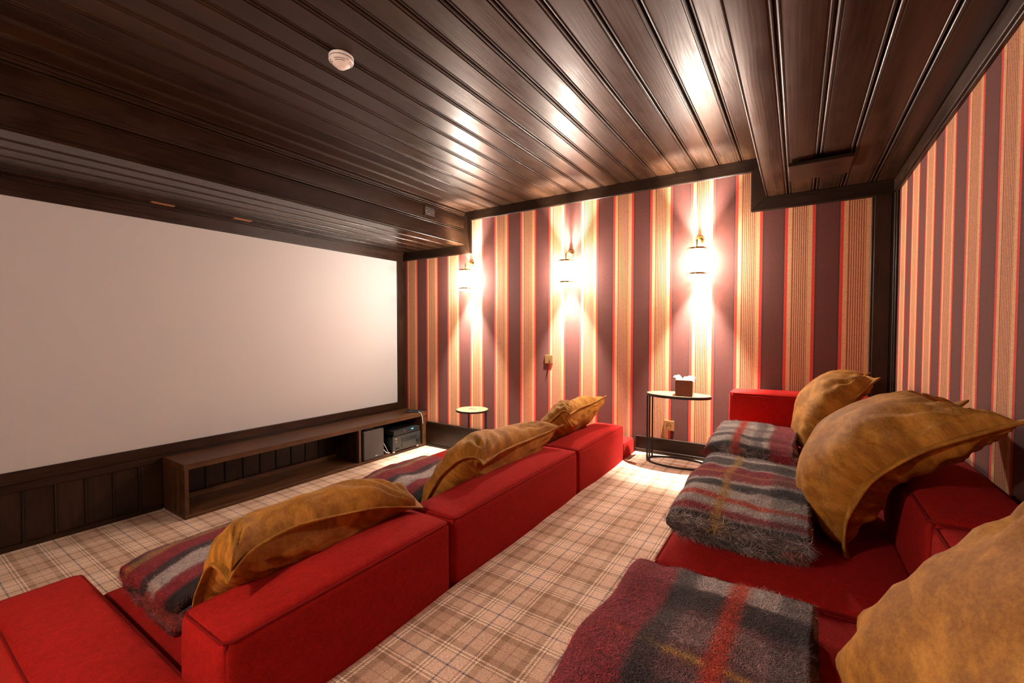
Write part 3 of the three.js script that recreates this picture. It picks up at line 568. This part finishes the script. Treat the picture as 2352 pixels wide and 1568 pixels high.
// ------------------------------------------------------------------ velvet cushions
// cp: 3 x 3 points of the middle surface; rows run from the bottom edge to the top edge, columns from the end nearer the camera to the far end
function cushion(label, cp, o = {}) {
  const T = o.thick ?? 0.105, N = 56, sd = o.seed ?? 1, wr = o.wrinkle ?? 1, pull = o.pull ?? 0.07, flange = o.flange ?? 0.030, up = o.front ?? V(-1, 0.8, 0);
  const L = t => [t * (t - 1) / 2, 1 - t * t, t * (t + 1) / 2];
  const surf = (u, v) => { const a = L(u), b = L(v), q = V(0, 0, 0); for (let i = 0; i < 3; i++) for (let j = 0; j < 3; j++) q.addScaledVector(cp[i][j], b[i] * a[j]); return q; };
  const nrm = (u, v) => { const e = 0.01, n = surf(u + e, v).sub(surf(u - e, v)).cross(surf(u, v + e).sub(surf(u, v - e))).normalize(); return n.dot(up) < 0 ? n.negate() : n; };
  const plan = (u, v) => [u * (1 - pull * (1 - v * v) * (0.35 + 0.65 * Math.abs(u))), v * (1 - pull * (1 - u * u) * (0.35 + 0.65 * Math.abs(v)))];
  const fill = (u, v) => Math.pow(Math.max(0, 1 - Math.pow(Math.abs(u), 2.6)), 0.48) * Math.pow(Math.max(0, 1 - Math.pow(Math.abs(v), 2.6)), 0.48);
  const folds = (u, v, side) => {
    let f = 0; const cs = [[-1, -1], [1, -1], [-1, 1], [1, 1]];
    cs.forEach(([a, b], k) => { const du = u - a, dv = v - b, r = Math.hypot(du, dv), an = Math.atan2(dv, du); f += Math.sin(an * (11 + k * 2) + sd * 3 + k + side) * Math.exp(-((r - 0.45) ** 2) / 0.10) * 0.0075; });
    f += (noise3(u * 2.2 + 30 + sd, v * 2.2 + 30, side + 3, 7 + sd) - 0.5) * 0.030 + (noise3(u * 6 + 30 + sd, v * 4.5 + 30, side + 3, 17 + sd) - 0.5) * 0.005;
    const e = Math.max(Math.abs(u), Math.abs(v)); f += Math.sin((Math.abs(u) > Math.abs(v) ? v : u) * (19 + sd) + sd * 2) * smooth(0.55, 0.9, e) * 0.006;
    return f * wr * smooth(0, 0.12, fill(u, v));
  };
  const g0 = thing('cushion', label, 'cushion', o.group);
  const face = (side) => {
    const P = [], UV = [], I = [];
    for (let j = 0; j <= N; j++) for (let i = 0; i <= N; i++) {
      const s = t => Math.sin((t / N - 0.5) * Math.PI), u = s(i), v = s(j), [a, b] = plan(u, v), q = surf(a, b).addScaledVector(nrm(a, b), side * (T * fill(u, v) * (side > 0 ? 1 : (o.backFill ?? 0.8)) + 0.003) + side * folds(u, v, side));
      P.push(q.x, q.y, q.z); UV.push(u * 0.3 + sd * 0.37 + side, v * 0.3 + sd * 0.21);
    }
    for (let j = 0; j < N; j++) for (let i = 0; i < N; i++) { const k = j * (N + 1) + i; side > 0 ? I.push(k, k + 1, k + N + 2, k, k + N + 2, k + N + 1) : I.push(k, k + N + 2, k + 1, k, k + N + 1, k + N + 2); }
    const g = new THREE.BufferGeometry(); g.setAttribute('position', new THREE.Float32BufferAttribute(P, 3)); g.setAttribute('uv', new THREE.Float32BufferAttribute(UV, 2)); g.setIndex(I); return smoothNormals(g);
  };
  const flip = surf(0.01, 0).sub(surf(0, 0)).cross(surf(0, 0.01).sub(surf(0, 0))).dot(up) < 0;
  const fix = g => { if (flip) { const a = g.index.array; for (let i = 0; i < a.length; i += 3) { const t = a[i]; a[i] = a[i + 1]; a[i + 1] = t; } smoothNormals(g); } return g; };
  mesh('front_panel', fix(face(1)), velvet, g0); mesh('back_panel', fix(face(-1)), velvet, g0);
  // flat flange with a rounded lip all round
  const M = 200, ring = [], P = [], I = [], UV = [], prof = [[-0.006, 0.0045], [0.25, 0.0040], [0.85, 0.0050], [1.0, 0.0030], [1.04, 0], [1.0, -0.0030], [0.85, -0.0050], [0.25, -0.0040], [-0.006, -0.0045]];
  for (let k = 0; k < M; k++) {
    const t = k / M * 4, e = Math.floor(t), f = (t - e) * 2 - 1, [u, v] = [[f, -1], [1, f], [-f, 1], [-1, -f]][e], [a, b] = plan(u, v), c = surf(a, b), n = nrm(clamp(a, -0.98, 0.98), clamp(b, -0.98, 0.98));
    const out = surf(a * 1.03, b * 1.03).sub(surf(a * 0.97, b * 0.97)).normalize(), wave = (noise3(k * 0.11 + 50, sd * 3 + 50, 1, 23) - 0.5) * 1.1 + Math.sin(k * 0.23 + sd) * 0.25;
    const corner = smooth(0.8, 1.0, Math.min(Math.abs(u), Math.abs(v))), fl = flange * (1 + 0.25 * corner);
    for (const [d, h] of prof) { const q = c.clone().addScaledVector(out, d < 0.1 && d < 0 ? -0.006 : d * fl).addScaledVector(n, h + Math.max(0, d) * fl * wave * (o.wave ?? 0.45)); P.push(q.x, q.y, q.z); UV.push(k / M * 2.4, 0.3 + d * 0.03); }
  }
  const K = prof.length; for (let k = 0; k < M; k++) for (let i = 0; i < K - 1; i++) { const a = k * K + i, b = ((k + 1) % M) * K + i; flip ? I.push(a, a + 1, b, b, a + 1, b + 1) : I.push(a, b, a + 1, b, b + 1, a + 1); }
  const fg = new THREE.BufferGeometry(); fg.setAttribute('position', new THREE.Float32BufferAttribute(P, 3)); fg.setAttribute('uv', new THREE.Float32BufferAttribute(UV, 2)); fg.setIndex(I); mesh('flange', smoothNormals(fg), velvet, g0);
  return g0;
}
{
  const GF = 'ochre velvet cushions on the front sofa', GR = 'ochre velvet cushions on the rear sofa';
  // front sofa, leaning over the low back
  cushion('ochre velvet cushion nearest the camera on the front sofa back', [
    [V(-1.66, 0.46, -0.64), V(-1.70, 0.45, -1.00), V(-1.68, 0.46, -1.38)],
    [V(-1.515, 0.690, -0.610), V(-1.565, 0.635, -0.98), V(-1.55, 0.64, -1.42)],
    [V(-1.385, 0.715, -0.615), V(-1.435, 0.745, -0.90), V(-1.40, 0.650, -1.375)]], { seed: 1, thick: 0.140, group: GF, flange: 0.030, front: V(-1, 1, 0), pull: 0.03, backFill: 0.85 });
  cushion('ochre velvet cushion on the middle back of the front sofa', [
    [V(-1.63, 0.47, -1.63), V(-1.70, 0.45, -2.08), V(-1.65, 0.46, -2.56)],
    [V(-1.50, 0.720, -1.74), V(-1.555, 0.645, -2.16), V(-1.53, 0.65, -2.64)],
    [V(-1.385, 0.735, -1.85), V(-1.430, 0.725, -2.24), V(-1.375, 0.752, -2.72)]], { seed: 2, thick: 0.150, group: GF, flange: 0.030, front: V(-1, 1, 0), pull: 0.03, backFill: 0.85 });
  cushion('ochre velvet cushion on the front sofa, farthest from the camera', [
    [V(-1.62, 0.50, -2.74), V(-1.68, 0.47, -3.04), V(-1.64, 0.47, -3.42)],
    [V(-1.50, 0.770, -2.86), V(-1.545, 0.690, -3.14), V(-1.52, 0.70, -3.52)],
    [V(-1.395, 0.815, -2.92), V(-1.420, 0.812, -3.18), V(-1.38, 0.848, -3.56)]], { seed: 3, thick: 0.125, group: GF, flange: 0.026, front: V(-1, 1, 0), pull: 0.03, backFill: 0.85 });
  // rear sofa
  cushion('ochre velvet cushion in the far corner of the rear sofa', [
    [V(0.06, 0.775, -2.68), V(0.06, 0.775, -2.99), V(0.06, 0.775, -3.30)],
    [V(0.16, 0.97, -2.76), V(0.13, 0.98, -3.04), V(0.16, 0.97, -3.36)],
    [V(0.33, 1.165, -2.92), V(0.32, 1.165, -3.18), V(0.36, 1.15, -3.46)]], { seed: 4, thick: 0.130, group: GR, backFill: 0.5, front: V(-1, 0.6, 0), flange: 0.026 });
  cushion('ochre velvet cushion slumped over the middle back of the rear sofa', [
    [V(0.130, 0.765, -1.66), V(0.10, 0.765, -1.95), V(0.10, 0.765, -2.24)],
    [V(0.190, 1.00, -1.62), V(0.18, 1.00, -1.93), V(0.215, 0.98, -2.28)],
    [V(0.455, 1.205, -1.56), V(0.42, 1.145, -1.90), V(0.478, 1.160, -2.18)]], { seed: 5, thick: 0.135, group: GR, backFill: 0.8, front: V(-1, 0.8, 0), flange: 0.030 });
  cushion('ochre velvet cushion nearest the camera on the rear sofa', [
    [V(0.150, 0.765, -0.42), V(0.125, 0.765, -0.70), V(0.135, 0.765, -1.00)],
    [V(0.270, 0.97, -0.40), V(0.250, 0.985, -0.70), V(0.235, 1.00, -1.045)],
    [V(0.46, 1.22, -0.40), V(0.43, 1.19, -0.70), V(0.46, 1.21, -1.05)]], { seed: 6, wave: 0.12, thick: 0.128, group: GR, backFill: 0.5, front: V(-1, 0.8, 0), flange: 0.030 });
}

// ------------------------------------------------------------------ mohair throws
const K_CH = [58, 54, 57], K_BK = [26, 24, 27], K_GR = [206, 195, 187], K_BU = [156, 46, 56], K_OR = [216, 60, 34], K_YE = [218, 168, 84], K_MA = [120, 80, 84];
// dyed bands: [centre, width, colour, strength] across the cloth (z) and along it (x)
const bandMix = (c, t, list) => { for (const [m, w, k, q] of list) { const f = smooth(w / 2 + 0.009, w / 2 - 0.009, Math.abs(t - m)); if (f > 0) c = mix3(c, k, f * q); } return c; };
const mohairTone = tex(512, 512, (i, j) => 255 * clamp(0.50 + 0.5 * tnoise(i / 4, j / 4, 128, 128, 103) + 0.25 * (tnoise(i / 20, j / 20, 26, 26, 105) - 0.5), 0, 1), false, 3, 3);
const plaidBump = tex(512, 512, (i, j) => 255 * tnoise(i / 3, j / 3, 171, 171, 104), false, 3, 3);
const mohair = new THREE.MeshStandardMaterial({ vertexColors: true, map: mohairTone, bumpMap: plaidBump, bumpScale: 0.006, roughness: 1.0 });
const fibreMat = new THREE.MeshStandardMaterial({ color: 0xffffff, roughness: 0.85, side: THREE.DoubleSide });
const strand = new THREE.BufferGeometry();
{ const P = [], I = []; const pts = [[0, 0, 0.5], [0.10, 0.36, 0.45], [0.30, 0.70, 0.32], [0.60, 0.92, 0.06]]; pts.forEach(([x, y, w]) => { P.push(x, y, -w, x, y, w); }); for (let k = 0; k < 3; k++) I.push(2 * k, 2 * k + 1, 2 * k + 2, 2 * k + 1, 2 * k + 3, 2 * k + 2); strand.setAttribute('position', new THREE.Float32BufferAttribute(P, 3)); strand.setIndex(I); strand.computeVertexNormals(); }
function throwBlanket(label, group, o) {
  // o.path: cross-section points (x, y) of the folded cloth, from the hidden inner end outwards; extruded from z0 to z1
  const t = thing('throw_blanket', label, 'blanket', group), th = o.th ?? 0.013, NZ = 84, sd = o.seed;
  const curve = new THREE.CatmullRomCurve3(o.path.map(q => V(q[0], q[1], 0)), false, 'centripetal'), NS_ = 150, C = curve.getSpacedPoints(NS_), len = curve.getLength();
  const P = [], UV = [], I = [], CO = [], lin = new THREE.Color(), topX = o.path[o.path.length - 1][0];
  const dye = (u, v) => bandMix(bandMix(o.ground, v, o.weft), u, o.warp);
  const tangent = i => C[Math.min(NS_, i + 1)].clone().sub(C[Math.max(0, i - 1)]).normalize();
  const at = (i, zt, side) => {
    const c = C[i], tg = tangent(i), nx = -tg.y * side, ny = tg.x * side, q = V(c.x, c.y, 0);
    const s = i / NS_ * len, endWob = (noise3(s * 9 + 40, sd * 5 + 40, 2, 61) - 0.5) * 0.028;
    const z = o.z0 + endWob * (1 - zt) + (o.z1 - o.z0 + endWob * 0.5) * zt;
    const lift = (noise3(c.x * 7 + 60 + sd, z * 5 + 60, 3, 63) - 0.5) * 0.030 + (noise3(c.x * 20 + 60 + sd, z * 16 + 60, 3, 64) - 0.5) * 0.010;
    const hgt = smooth(o.base + 0.005, o.base + 0.07, c.y);
    const pinch = 1 - 0.35 * Math.pow(Math.abs(zt * 2 - 1), 6);
    q.x += nx * th; q.y = o.base + (q.y - o.base) * pinch * (o.shape ? o.shape(c.x, zt) : 1) + ny * th + lift * hgt; q.z = z; q.x += (noise3(z * 6 + 70 + sd, s * 4, 5, 66) - 0.5) * 0.024 + (o.skew ?? 0) * (zt - 0.5);
    q.y = Math.max(q.y, o.base + 0.002);
    return [q, s, z];
  };
  const rows = 2 * (NS_ + 1);
  for (let k = 0; k <= NZ; k++) for (const side of [1, -1]) for (let i = 0; i <= NS_; i++) { const [q, s, z] = at(i, k / NZ, side); P.push(q.x, q.y, q.z); const u = topX - (len - s); UV.push(u, z); const cc = dye(u, z); lin.setRGB(cc[0] / 255, cc[1] / 255, cc[2] / 255, THREE.SRGBColorSpace); CO.push(lin.r, lin.g, lin.b); }
  const id = (k, side, i) => k * rows + (side > 0 ? 0 : NS_ + 1) + i;
  for (let k = 0; k < NZ; k++) {
    for (let i = 0; i < NS_; i++) { const a = id(k, 1, i), b = id(k, 1, i + 1), c = id(k + 1, 1, i), d = id(k + 1, 1, i + 1); I.push(a, c, b, b, c, d); const e = id(k, -1, i), f = id(k, -1, i + 1), g = id(k + 1, -1, i), h = id(k + 1, -1, i + 1); I.push(e, f, g, f, h, g); }
    for (const i of [0, NS_]) { const a = id(k, 1, i), b = id(k, -1, i), c = id(k + 1, 1, i), d = id(k + 1, -1, i); i ? I.push(a, c, b, b, c, d) : I.push(a, b, c, b, d, c); }
  }
  const capStart = I.length / 3;
  for (const k of [NZ, 0]) for (let i = 0; i < NS_; i++) { const a = id(k, 1, i), b = id(k, 1, i + 1), c = id(k, -1, i), d = id(k, -1, i + 1); k ? I.push(a, c, b, b, c, d) : I.push(a, b, c, b, d, c); }
  const g = new THREE.BufferGeometry(); g.setAttribute('position', new THREE.Float32BufferAttribute(P, 3)); g.setAttribute('uv', new THREE.Float32BufferAttribute(UV, 2)); for (let i = 0; i < I.length; i += 3) { const q = I[i]; I[i] = I[i + 1]; I[i + 1] = q; }
  g.setAttribute('color', new THREE.Float32BufferAttribute(CO, 3)); g.setIndex(I); smoothNormals(g);
  mesh('cloth', g, mohair, t);
  // mohair fibres on the cloth and a fringe at its cut ends
  seed(200 + sd);
  const p = g.attributes.position, nn = g.attributes.normal, uv = g.attributes.uv, tri = I.length / 3, cum = new Float64Array(tri); let sum = 0; const a = V(), b = V(), c = V();
  for (let k = 0; k < tri; k++) { a.fromBufferAttribute(p, I[3 * k]); b.fromBufferAttribute(p, I[3 * k + 1]); c.fromBufferAttribute(p, I[3 * k + 2]); const top = k >= capStart + 2 * NS_ ? 7 : Math.max(a.y, b.y, c.y) > o.base + 0.012 ? 1 : 0.05; sum += b.sub(a).cross(c.sub(a)).length() * top; cum[k] = sum; }
  const n = o.fibres ?? 30000, im = new THREE.InstancedMesh(strand, fibreMat, n); im.name = 'mohair_fibres'; im.userData.kind = 'stuff'; shade(im);
  const M = new THREE.Matrix4(), X = V(), Y = V(), Z = V(), nr = V(), pos = V(), col = new THREE.Color();
  for (let k = 0; k < n; k++) {
    const r = rnd() * sum; let lo = 0, hi = tri - 1; while (lo < hi) { const m = (lo + hi) >> 1; if (cum[m] < r) lo = m + 1; else hi = m; }
    let u = rnd(), v = rnd(); if (u + v > 1) { u = 1 - u; v = 1 - v; } const w = 1 - u - v, i0 = I[3 * lo], i1 = I[3 * lo + 1], i2 = I[3 * lo + 2];
    pos.set(0, 0, 0); nr.set(0, 0, 0); let su = 0, sv = 0; for (const [ii, ww] of [[i0, w], [i1, u], [i2, v]]) { pos.x += p.getX(ii) * ww; pos.y += p.getY(ii) * ww; pos.z += p.getZ(ii) * ww; nr.x += nn.getX(ii) * ww; nr.y += nn.getY(ii) * ww; nr.z += nn.getZ(ii) * ww; su += uv.getX(ii) * ww; sv += uv.getY(ii) * ww; }
    nr.normalize();
    const cl = noise3(pos.x * 40 + 90, pos.y * 40 + 90, pos.z * 40 + 90, 71) * 6.283 * 1.5; // locks of hair lie together
    Z.set(Math.cos(cl) + rr(-0.7, 0.7), rr(-0.5, 0.5), Math.sin(cl) + rr(-0.7, 0.7)); Z.addScaledVector(nr, -Z.dot(nr)).normalize();
    Y.copy(nr).multiplyScalar(rnd() < 0.15 ? rr(0.3, 0.7) : rr(0.03, 0.26)).addScaledVector(Z, rr(0.6, 1.0)).normalize(); X.copy(nr).negate().addScaledVector(Y, nr.dot(Y)).normalize().negate(); Z.crossVectors(X, Y);
    const cap = lo >= capStart + 2 * NS_, ln = cap ? rr(0.016, 0.040) : rr(0.009, 0.024), wd = rr(0.00030, 0.00065); M.makeBasis(X.multiplyScalar(ln * rr(-0.9, 0.35)), Y.multiplyScalar(ln), Z.multiplyScalar(wd)); M.setPosition(pos); im.setMatrixAt(k, M);
    const cc = dye(su + rr(-0.014, 0.014), sv + rr(-0.014, 0.014)), kk = rnd() < 0.12 ? rr(1.3, 1.9) : rr(0.45, 1.3); col.setRGB(clamp(cc[0] * kk / 255, 0, 1), clamp(cc[1] * kk / 255, 0, 1), clamp(cc[2] * kk / 255, 0, 1), THREE.SRGBColorSpace); im.setColorAt(k, col);
  }
  im.instanceMatrix.needsUpdate = true; t.add(im);
  return t;
}
{
  const S = YA + 0.424, GR = 'mohair throws on the rear sofa', GF = 'mohair throws on the front sofa';
  const fold = (x0, x1, y, h) => [[x1 - 0.03, y + 0.012], [x0 + 0.06, y + 0.012], [x0 + 0.012, y + h * 0.16], [x0 + 0.05, y + h * 0.34], [x1 - 0.05, y + h * 0.34], [x1 - 0.015, y + h * 0.46], [x1 - 0.05, y + h * 0.58], [x0 + 0.05, y + h * 0.60], [x0 - 0.01, y + h * 0.62], [x0 + 0.0, y + h * 0.9], [x0 + 0.06, y + h], [x0 + (x1 - x0) * 0.5, y + h * 1.02], [x1 - 0.02, y + h * 0.95]];
  throwBlanket('plaid mohair throw folded on the rear sofa, nearest the camera', GR, { seed: 1, base: S, path: fold(-0.350, 0.055, S, 0.058), z0: -0.30, z1: -1.20, fibres: 150000, ground: K_MA,
    weft: [[-1.15, 0.11, K_GR, 0.85], [-1.05, 0.09, K_CH, 0.75], [-0.93, 0.10, K_GR, 0.3], [-0.72, 0.10, K_CH, 0.6], [-0.845, 0.016, K_YE, 0.9], [-0.58, 0.09, K_GR, 0.7], [-0.45, 0.08, K_CH, 0.7]],
    warp: [[-0.36, 0.22, K_BU, 0.85], [-0.225, 0.05, K_CH, 0.65], [-0.112, 0.036, K_OR, 0.82], [0.0, 0.06, K_CH, 0.45]] });
  throwBlanket('plaid mohair throw with fringed end before the slumped cushion', GR, { seed: 2, base: S, path: fold(-0.325, 0.050, S, 0.105), z0: -1.49, z1: -2.22, fibres: 120000, th: 0.015, ground: K_GR,
    weft: [[-2.16, 0.10, K_CH, 0.5], [-2.02, 0.10, K_CH, 0.75], [-1.86, 0.17, K_BU, 0.92], [-1.86, 0.014, K_YE, 0.8], [-1.72, 0.055, K_CH, 0.9], [-1.60, 0.030, K_OR, 0.85], [-1.525, 0.026, K_BU, 0.9], [-1.490, 0.022, K_BK, 0.85]],
    warp: [[-0.21, 0.024, K_YE, 0.75], [-0.36, 0.06, K_CH, 0.4], [-0.02, 0.10, K_CH, 0.35], [-0.52, 0.12, K_BK, 0.8], [-0.70, 0.06, K_OR, 0.8]] });
  throwBlanket('plaid mohair throw by the far arm of the rear sofa', GR, { seed: 3, base: S, path: fold(-0.370, 0.02, S, 0.110), z0: -2.38, z1: -3.02, fibres: 80000, th: 0.015, ground: K_GR,
    weft: [[-2.90, 0.10, K_CH, 0.25], [-2.68, 0.12, K_CH, 0.35], [-2.50, 0.05, K_CH, 0.7], [-2.62, 0.014, K_YE, 0.4], [-2.39, 0.04, K_BK, 0.85]],
    warp: [[-0.256, 0.034, K_OR, 0.85], [-0.16, 0.05, K_CH, 0.4], [-0.055, 0.10, K_BU, 0.85], [-0.42, 0.10, K_BU, 0.6], [-0.56, 0.12, K_BK, 0.8]] });
  const F = 0.399;
  const along = [[-2.185, 0.05, K_YE, 0.5], [-2.11, 0.12, K_BU, 0.9], [-2.035, 0.05, K_CH, 0.8], [-1.955, 0.10, K_GR, 0.9], [-1.86, 0.08, K_BU, 0.85], [-1.78, 0.08, K_BK, 0.9], [-2.30, 0.14, K_BU, 0.7], [-2.46, 0.16, K_CH, 0.8]];
  throwBlanket('plaid mohair throw on the front sofa beside the nearer armrest', GF, { seed: 4, base: F, path: fold(-2.24, -1.72, F, 0.115), z0: -0.600, z1: -1.28, fibres: 75000, th: 0.015, ground: K_MA, warp: along, weft: [[-0.63, 0.04, K_CH, 0.5], [-0.60, 0.02, K_OR, 0.6], [-0.80, 0.06, K_CH, 0.4]] });
  throwBlanket('plaid mohair throw on the front sofa against the chaise', GF, { seed: 5, base: F, path: fold(-2.28, -1.72, F, 0.115), z0: -1.72, z1: -2.36, fibres: 60000, th: 0.015, ground: K_MA, warp: along.map(q => [q[0] + 0.02, q[1], q[2], q[3]]), weft: [[-2.2, 0.1, K_GR, 0.4], [-1.95, 0.08, K_CH, 0.3]] });
}

renderer.render(scene, camera);
